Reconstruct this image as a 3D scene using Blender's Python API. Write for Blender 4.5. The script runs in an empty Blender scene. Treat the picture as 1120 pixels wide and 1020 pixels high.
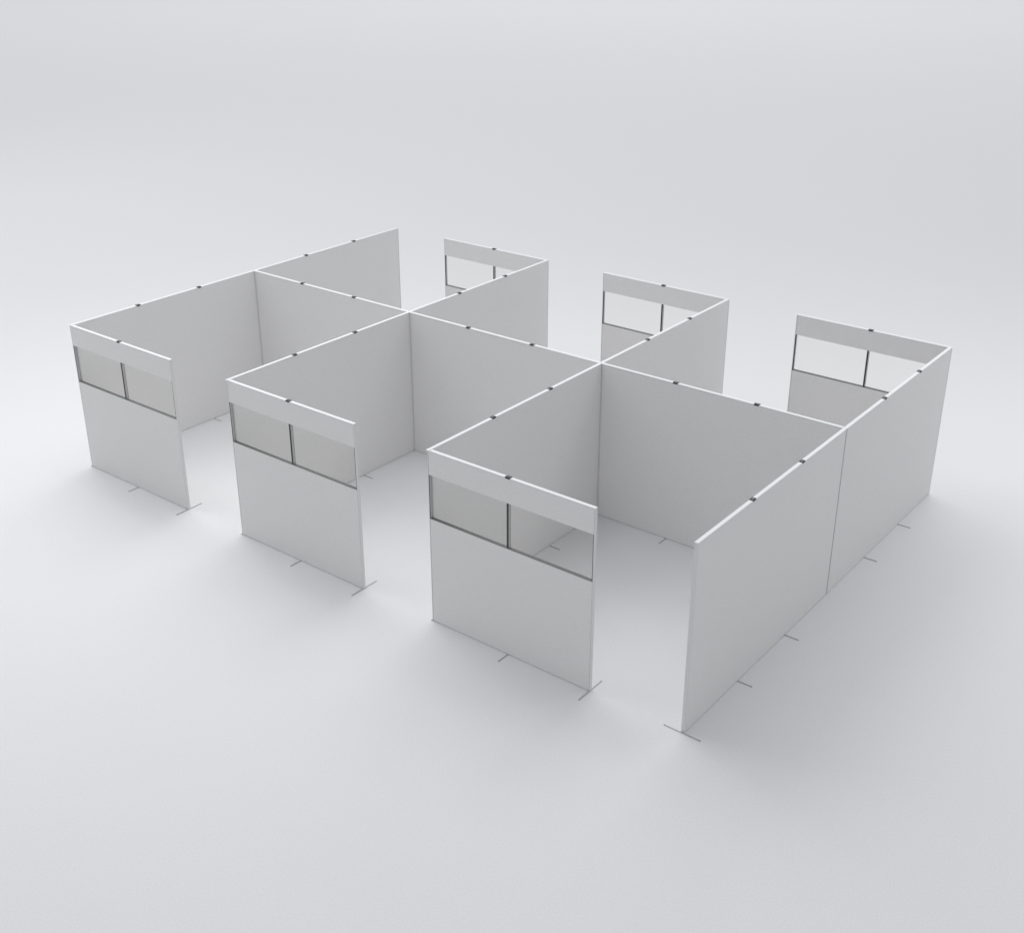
import bpy, bmesh, math
from mathutils import Vector, Matrix

C = bpy.context.scene.collection
SC = bpy.context.scene
S = 1.25                    # one panel is 1.25 m wide
H = 2.464                   # wall height
T = 0.047                   # wall thickness
Z0 = 0.007                  # shadow gap above the floor

# ------------------------------------------------------------------ materials
def mat(name, col, rough=0.6, spec=0.4, metal=0.0, noise=0.0, nscale=60.0, bump=0.0, bscale=900.0, stretch=(1, 1, 1), rvar=0.0):
    m = bpy.data.materials.new(name)
    m.use_nodes = True
    n, l = m.node_tree.nodes, m.node_tree.links
    b = n['Principled BSDF']
    b.inputs['Base Color'].default_value = (*col, 1)
    b.inputs['Roughness'].default_value = rough
    b.inputs['Specular IOR Level'].default_value = spec
    b.inputs['Metallic'].default_value = metal
    tc = n.new('ShaderNodeTexCoord')
    mp = n.new('ShaderNodeMapping')
    mp.inputs['Scale'].default_value = stretch
    l.new(tc.outputs['Object'], mp.inputs['Vector'])
    if noise:
        t = n.new('ShaderNodeTexNoise')
        t.inputs['Scale'].default_value = nscale
        t.inputs['Detail'].default_value = 5
        l.new(mp.outputs[0], t.inputs['Vector'])
        r = n.new('ShaderNodeMapRange')
        r.inputs['From Min'].default_value = 0.3
        r.inputs['From Max'].default_value = 0.7
        r.inputs['To Min'].default_value = 1 - noise
        r.inputs['To Max'].default_value = 1 + noise
        l.new(t.outputs['Fac'], r.inputs['Value'])
        mx = n.new('ShaderNodeMix')
        mx.data_type = 'RGBA'
        mx.blend_type = 'MULTIPLY'
        mx.inputs['Factor'].default_value = 1
        mx.inputs['A'].default_value = (*col, 1)
        l.new(r.outputs[0], mx.inputs['B'])
        l.new(mx.outputs['Result'], b.inputs['Base Color'])
        if rvar:
            r2 = n.new('ShaderNodeMapRange')
            r2.inputs['To Min'].default_value = rough - rvar
            r2.inputs['To Max'].default_value = rough + rvar
            l.new(t.outputs['Fac'], r2.inputs['Value'])
            l.new(r2.outputs[0], b.inputs['Roughness'])
    if bump:
        t2 = n.new('ShaderNodeTexNoise')
        t2.inputs['Scale'].default_value = bscale
        t2.inputs['Detail'].default_value = 2
        l.new(mp.outputs[0], t2.inputs['Vector'])
        bp = n.new('ShaderNodeBump')
        bp.inputs['Strength'].default_value = bump
        bp.inputs['Distance'].default_value = 0.002
        l.new(t2.outputs['Fac'], bp.inputs['Height'])
        l.new(bp.outputs[0], b.inputs['Normal'])
    return m

FLOOR_COL = (0.745, 0.746, 0.756)
FABRIC_COL = (0.766, 0.759, 0.757)
M_floor = mat('floor_paint', FLOOR_COL, 0.7, 0.25, noise=0.045, nscale=55.0, bump=0.3, bscale=110.0)
M_fabric = mat('stretched_fabric', FABRIC_COL, 0.85, 0.2, noise=0.032, nscale=70.0, bump=0.25, bscale=420.0)
M_rail = mat('white_powder_coat', (0.835, 0.842, 0.85), 0.45, 0.4, noise=0.01, nscale=30.0)
M_profile = mat('pale_aluminium_profile', (0.70, 0.70, 0.70), 0.5, 0.4, noise=0.015, nscale=40.0)
M_post = mat('grey_post', (0.36, 0.36, 0.37), 0.55, 0.3, noise=0.02, nscale=40.0)
M_gasket = mat('dark_gasket', (0.045, 0.046, 0.048), 0.5, 0.3, noise=0.05, nscale=50.0)
M_reveal = mat('grey_window_reveal', (0.50, 0.505, 0.495), 0.5, 0.3, noise=0.03, nscale=40.0)
M_sill = mat('dark_sill_profile', (0.18, 0.18, 0.175), 0.55, 0.3, noise=0.04, nscale=40.0)
M_clip = mat('black_plastic', (0.035, 0.036, 0.040), 0.5, 0.35, noise=0.06, nscale=90.0)
M_screw = mat('zinc_screw', (0.50, 0.50, 0.50), 0.35, 0.5, metal=0.8, noise=0.02, nscale=80.0)
M_foot = mat('brushed_steel', (0.44, 0.44, 0.45), 0.45, 0.5, metal=0.25, noise=0.06, nscale=60.0)

def pane_mat():
    m = bpy.data.materials.new('clear_acrylic')
    m.use_nodes = True
    n, l = m.node_tree.nodes, m.node_tree.links
    n.remove(n['Principled BSDF'])
    out = n['Material Output']
    tr = n.new('ShaderNodeBsdfTransparent')
    tr.inputs['Color'].default_value = (0.984, 0.983, 0.979, 1)
    gl = n.new('ShaderNodeBsdfGlossy')
    gl.inputs['Roughness'].default_value = 0.03
    fr = n.new('ShaderNodeLayerWeight')          # symmetric front/back, so the thin slab never goes opaque
    fr.inputs['Blend'].default_value = 0.04
    mx = n.new('ShaderNodeMixShader')
    l.new(fr.outputs[0], mx.inputs[0])
    l.new(tr.outputs[0], mx.inputs[1])
    l.new(gl.outputs[0], mx.inputs[2])
    l.new(mx.outputs[0], out.inputs['Surface'])
    return m
M_pane = pane_mat()

# ------------------------------------------------------------------ mesh helpers
def box(bm, x0, x1, y0, y1, z0, z1, bevel=0.0, seg=2):
    vs = [bm.verts.new((x, y, z)) for x in (x0, x1) for y in (y0, y1) for z in (z0, z1)]
    idx = [(0, 1, 3, 2), (4, 6, 7, 5), (0, 4, 5, 1), (2, 3, 7, 6), (0, 2, 6, 4), (1, 5, 7, 3)]
    fs = [bm.faces.new([vs[i] for i in f]) for f in idx]
    if bevel:
        es = list({e for f in fs for e in f.edges})
        bmesh.ops.bevel(bm, geom=es, offset=bevel, segments=seg, profile=0.5, affect='EDGES')

def cyl(bm, x, y, z0, z1, r, n=12):
    bmesh.ops.create_cone(bm, cap_ends=True, segments=n, radius1=r, radius2=r, depth=z1 - z0,
                          matrix=Matrix.Translation((x, y, (z0 + z1) / 2)))

def obj(name, bm, m, parent=None):
    me = bpy.data.meshes.new(name)
    bmesh.ops.recalc_face_normals(bm, faces=bm.faces)
    bm.to_mesh(me)
    bm.free()
    me.materials.append(m)
    o = bpy.data.objects.new(name, me)
    C.objects.link(o)
    o.parent = parent
    return o

def thing(name, label, cat, loc, rz, group):
    o = bpy.data.objects.new(name, None)
    C.objects.link(o)
    o.location = loc
    o.rotation_euler = (0, 0, rz)
    o.empty_display_size = 0.3
    o['label'] = label
    o['category'] = cat
    o['group'] = group
    o['kind'] = 'thing'
    return o

# ------------------------------------------------------------------ parts shared by all the walls
HT = T / 2

def add_clip(parent, x):
    bm = bmesh.new()
    w, h2 = 0.038, HT + 0.003
    box(bm, x - w, x + w, -h2, h2, H - 0.004, H + 0.006, 0.002)
    for s in (-1, 1):                                  # small side cheeks gripping the rail
        y0 = s * (HT + 0.0005)
        y1 = s * (HT + 0.003)
        box(bm, x - w * 0.8, x + w * 0.8, min(y0, y1), max(y0, y1), H - 0.014, H - 0.0045)
    c = obj('clip', bm, M_clip, parent)
    bm = bmesh.new()
    for s in (-1, 1):
        cyl(bm, x + s * 0.014, 0, H + 0.006, H + 0.0085, 0.0055)
    obj('screw', bm, M_screw, c)

def add_foot(parent, x, half):
    bm = bmesh.new()
    box(bm, x - 0.0075, x + 0.0075, -half, half, 0.0015, 0.0085, 0.002)
    for s in (-1, 1):                                  # rounded, slightly thicker ends
        cyl(bm, x, s * half, 0.0015, 0.0085, 0.0074, 14)
    obj('foot', bm, M_foot, parent)

def add_rails(parent, xs, gap=0.038):
    n = len(xs) - 1
    for i in range(n):
        a = xs[i] + (gap + 0.0008 if i else 0.0)
        b = xs[i + 1] - (gap + 0.0008 if i < n - 1 else 0.0)
        bm = bmesh.new()
        box(bm, a, b, -HT, HT, H - 0.012, H, 0.0015)
        obj('top_rail', bm, M_rail, parent)
        if i < n - 1:                                  # dark joint bridge under the clip is the clip itself
            pass

def add_profile(parent, x0, x1):
    bm = bmesh.new()
    box(bm, x0, x1, -HT, HT, 0.004, H - 0.0135, 0.002)
    obj('end_profile', bm, M_profile, parent)

G_LONG = 'partition walls of the booth block'
G_WIN = 'window walls of the booth block'
PW = 0.011          # visible width of an end profile
GR = 0.0035         # groove between profile and fabric

def partition(label, p0, p1, clips, feet, post_at_end=False, corner_at_start=False):
    """plain wall from p0 to p1 (x, y); local x runs along it"""
    d = Vector((p1[0] - p0[0], p1[1] - p0[1]))
    L = d.length
    t = thing('partition_wall', label, 'partition wall', (p0[0], p0[1], 0), math.atan2(d.y, d.x), G_LONG)
    bm = bmesh.new()
    x0, x1 = PW + GR, L - PW - GR
    # stretched skins on both faces, with an inner core that closes the grooves
    box(bm, x0, x1, -HT + 0.002, HT - 0.002, Z0, H - 0.0135, 0.002)
    box(bm, 0.006, L - 0.006, -HT + 0.012, HT - 0.012, Z0 + 0.001, H - 0.014)
    obj('fabric_panel', bm, M_fabric, t)
    add_profile(t, 0, PW)
    add_profile(t, L - PW, L)
    add_rails(t, [0] + clips + [L - (0.016 if post_at_end else 0.0)])
    for c in clips:
        add_clip(t, c)
    for x, half in feet:
        add_foot(t, x, half)
    if post_at_end:                                    # slim post that joins this wall to its neighbours
        bm = bmesh.new()
        box(bm, L + 0.0015, L + 0.0165, -HT + 0.006, HT - 0.006, 0.002, H - 0.002, 0.002)
        obj('joint_post', bm, M_post, t)
        bm = bmesh.new()                               # white cap over the junction
        box(bm, L - 0.0130, L + 0.0170, -HT, HT, H - 0.012, H, 0.0015)
        obj('joint_cap', bm, M_rail, t)
    if corner_at_start:                                # cap and base plate that tie in the window wall
        bm = bmesh.new()
        box(bm, -T - 0.008, -0.0015, -HT + 0.002, HT + 0.001, H - 0.010, H + 0.0015, 0.003)
        obj('corner_cap', bm, M_rail, t)
        bm = bmesh.new()
        box(bm, -T - 0.010, -0.0015, 0.010, HT + 0.003, 0.0015, 0.010, 0.002)
        obj('base_plate', bm, M_post, t)
    return t

ZS, ZH = 1.513, 2.127   # sill and header heights

def window_wall(label, p0, p1, face, rail_start=0.0):
    """wall from its joint p0 to its free end p1, with two clear panes under a header"""
    d = Vector((p1[0] - p0[0], p1[1] - p0[1]))
    L = d.length
    t = thing('window_wall', label, 'window wall', (p0[0], p0[1], 0), math.atan2(d.y, d.x), G_WIN)
    mid = L - WL / 2
    x0, x1 = PW + GR, L - PW - GR
    bm = bmesh.new()
    box(bm, x0, x1, -HT + 0.002, HT - 0.002, Z0, ZS - 0.001, 0.002)
    box(bm, 0.006, L - 0.006, -HT + 0.012, HT - 0.012, Z0 + 0.001, ZS - 0.002)
    obj('lower_panel', bm, M_fabric, t)
    bm = bmesh.new()
    box(bm, x0, x1, -HT + 0.002, HT - 0.002, ZH, H - 0.0135, 0.002)
    box(bm, 0.006, L - 0.006, -HT + 0.012, HT - 0.012, ZH + 0.002, H - 0.014)
    obj('header_panel', bm, M_fabric, t)
    add_profile(t, 0, PW)
    add_profile(t, L - PW, L)
    # window: grey reveal lining, dark gasket strips on both faces, mullion, panes
    fx0, fx1 = PW + 0.0005, L - PW - 0.0005
    ly = HT - 0.006
    jw = 0.008 if face < 0 else 0.018                                   # sight width of the side jambs
    for a, b in ((fx0, fx0 + jw), (fx1 - jw, fx1)):
        e0, e1 = (0.0, 0.001) if a == fx0 else (0.001, 0.0)
        bm = bmesh.new()
        box(bm, a + e0, b - e1, -ly, ly, ZS, ZH - 0.0005)
        jb = obj('window_jamb', bm, M_reveal, t)
        ya, yb = sorted((face * (ly + 0.0005), face * (HT - 0.001)))
        bm = bmesh.new()
        box(bm, a, b, ya, yb, ZS, ZH - 0.0005, 0.001)
        obj('gasket', bm, M_gasket, jb)
    bm = bmesh.new()
    box(bm, fx0 + jw + 0.0002, fx1 - jw - 0.0002, -HT + 0.001, HT - 0.001, ZS, ZS + 0.0095, 0.0015)
    obj('window_sill', bm, M_sill, t)
    bm = bmesh.new()
    box(bm, mid - 0.013, mid + 0.013, -ly, ly, ZS + 0.0135, ZH - 0.0005)
    mu = obj('mullion', bm, M_reveal, t)
    for s in (-1, 1):
        ya, yb = sorted((s * (ly + 0.0005), s * (HT - 0.001)))
        bm = bmesh.new()
        box(bm, mid - 0.0135, mid + 0.0135, ya, yb, ZS + 0.0138, ZH - 0.0005, 0.001)
        obj('gasket', bm, M_gasket, mu)
    for a, b in ((fx0 + jw + 0.0005, mid - 0.0135), (mid + 0.0135, fx1 - jw - 0.0005)):
        bm = bmesh.new()
        box(bm, a, b, -0.002, 0.002, ZS + 0.0100, ZH - 0.0005)
        obj('window_pane', bm, M_pane, t)
    add_rails(t, [rail_start, mid, L])
    add_clip(t, mid)
    add_foot(t, mid, 0.21)
    add_foot(t, L - 0.008, 0.235)
    return t

# ------------------------------------------------------------------ the booth block
# depth rows run along +x (away from the camera), columns step along -y
BX = 2.9974 * S
BY = 3.0 * S
WL = 1.9868 * S
G = 0.009                                   # half of the joint gap at the spine
near = [
    'long plain partition at far left, ending at the leftmost front window wall',
    'plain partition running back from the middle front window wall to the centre spine',
    'plain partition running back from the front window wall nearest the camera to the spine',
    'nearest right-hand outer partition with a free front end standing on a flat foot',
]
far = [
    'rearmost plain partition at upper left, its far end free with no window wall on it',
    'plain partition from the spine to the smallest, leftmost back window wall',
    'plain partition from the spine to the middle one of the three back window walls',
    'outer right-hand partition behind the seam, ending at the rightmost back window wall',
]
for i in range(4):
    y = -i * BY
    x_start = HT + 0.002 if i < 3 else 0.0
    d0 = -x_start
    clips = [S + d0, 2 * S + d0]
    feet = [(c, 0.21) for c in clips]
    if i == 3:
        feet.append((-0.014, 0.235))
    partition(near[i], (x_start, y), (BX - G, y), clips, feet, True, i < 3)
    xe = 2 * BX + (HT if i else 0.0)
    x0 = BX + G
    clips = [BX + S - x0, BX + 2 * S - x0]
    feet = [(c, 0.21) for c in clips]
    if i == 0:
        feet.append((xe - x0 - 0.008, 0.235))
    partition(far[i], (x0, y), (xe, y), clips, feet)

spine = [
    'plain cross partition at the back of the left booth, between the two leftmost rows',
    'plain cross partition at the back of the middle booth, between centre and spine junctions',
    'plain cross partition at the back of the right booth, meeting the outer right wall seam',
]
for i in range(3):
    y0, y1 = -i * BY - HT - 0.002, -(i + 1) * BY + HT + 0.002
    L = y0 - y1
    clips = [S - HT, 2 * S - HT]
    partition(spine[i], (BX, y0), (BX, y1), clips, [(c, 0.21) for c in clips])

front_labels = [
    'grey wall with two clear panes under a header, leftmost of the front row',
    'grey wall with two clear panes under a header, middle of the front row',
    'grey wall with two clear panes under a header, largest and nearest the camera',
]
back_labels = [
    'small distant wall with window panes, leftmost of the three back window walls',
    'distant wall with window panes, middle of the three back window walls',
    'distant wall with window panes, at right end of the back row by the outer wall',
]
for i in range(3):
    window_wall(front_labels[i], (0, -i * BY + 0.008), (0, -i * BY - WL), -1, 0.041)
    j = i + 1
    window_wall(back_labels[i], (2 * BX, -j * BY + HT + 0.004), (2 * BX, -j * BY + WL), 1)

# ------------------------------------------------------------------ floor
bm = bmesh.new()
R = 400.0
vs = [bm.verts.new(p) for p in ((-R, -R, 0), (R, -R, 0), (R, R, 0), (-R, R, 0))]
bm.faces.new(vs)
fl = obj('floor', bm, M_floor)
fl['kind'] = 'structure'
fl['label'] = 'seamless pale studio floor'

# ------------------------------------------------------------------ light: soft key from the back left, plus unseen fill lamps added for brightness
W = bpy.data.worlds.new('World')
SC.world = W
W.use_nodes = True
bg = W.node_tree.nodes['Background']
bg.inputs['Color'].default_value = (0.936, 0.972, 1.0, 1)
bg.inputs['Strength'].default_value = 0.555

def area(name, loc, target, sx, sy, power, col=(1, 1, 1)):
    l = bpy.data.lights.new(name, 'AREA')
    l.shape = 'RECTANGLE'
    l.size, l.size_y = sx, sy
    l.energy = power
    l.color = col
    o = bpy.data.objects.new(name, l)
    C.objects.link(o)
    o.location = loc
    o.rotation_euler = (Vector(target) - Vector(loc)).to_track_quat('-Z', 'Y').to_euler()
    return o
area('rear_softbox', (0, 16, 22), (0, 6, 0), 20, 20, 1365, (1.0, 0.985, 0.985))
area('rear_right_fill', (18, -12, 20), (6, -8, 0), 12, 12, 140)  # added fill, makes the floor brighter at the back than in front
o = area('right_floor_fill', (11, -16, 13), (9.5, -13.5, 0), 6, 6, 115)  # unseen lamp added to lift the floor beside the right wall
o.data.spread = math.radians(100)
o = area('left_halo_fill', (-4, 6, 12), (-5, 3, 0), 6, 6, 62)  # invented lamp, makes the pale halo on the floor at left
o.data.spread = math.radians(100)
o = area('booth_fill', (2.2, -2.2, 12), (2.2, -2.2, 0), 9, 9, 165)  # added overhead fill that lightens the booth floors
o.data.spread = math.radians(110)
area('far_left_bank', (60, 92, 106), (3, -6, 0), 80, 80, 37000, (1.0, 0.984, 0.982))
area('far_right_bank', (115, 30, 106), (3, -6, 0), 80, 80, 49000, (1.0, 0.984, 0.982))

# ------------------------------------------------------------------ camera
cam = bpy.data.cameras.new('camera')
co = bpy.data.objects.new('camera', cam)
C.objects.link(co)
SC.camera = co
f, az, pi_, ro = 1323.9082, 0.66369482, -0.42852327, -0.00045722
co.location = (-7.95589 * S, -13.255287 * S, 6.992915 * S)
fw = Vector((math.cos(az) * math.cos(pi_), math.sin(az) * math.cos(pi_), math.sin(pi_)))
rt = Vector((math.sin(az), -math.cos(az), 0))
up = rt.cross(fw)
r2 = rt * math.cos(ro) + up * math.sin(ro)
u2 = -rt * math.sin(ro) + up * math.cos(ro)
co.rotation_euler = Matrix((r2, u2, -fw)).transposed().to_euler()
cam.sensor_fit = 'HORIZONTAL'
cam.sensor_width = 36
cam.lens = f / 1120 * 36
cam.shift_y = (479.33126 - 510) / 1120
cam.clip_end = 2000

vs_ = SC.view_settings
SC.display_settings.display_device = 'sRGB'
vs_.view_transform = 'Standard'
vs_.look = 'None'
vs_.exposure = 0.0
vs_.gamma = 1.0
vs_.use_curve_mapping = False
SC.render.engine = 'CYCLES'
SC.cycles.max_bounces = 12
SC.cycles.diffuse_bounces = 8
SC.cycles.transparent_max_bounces = 16
SC.cycles.use_denoising = True
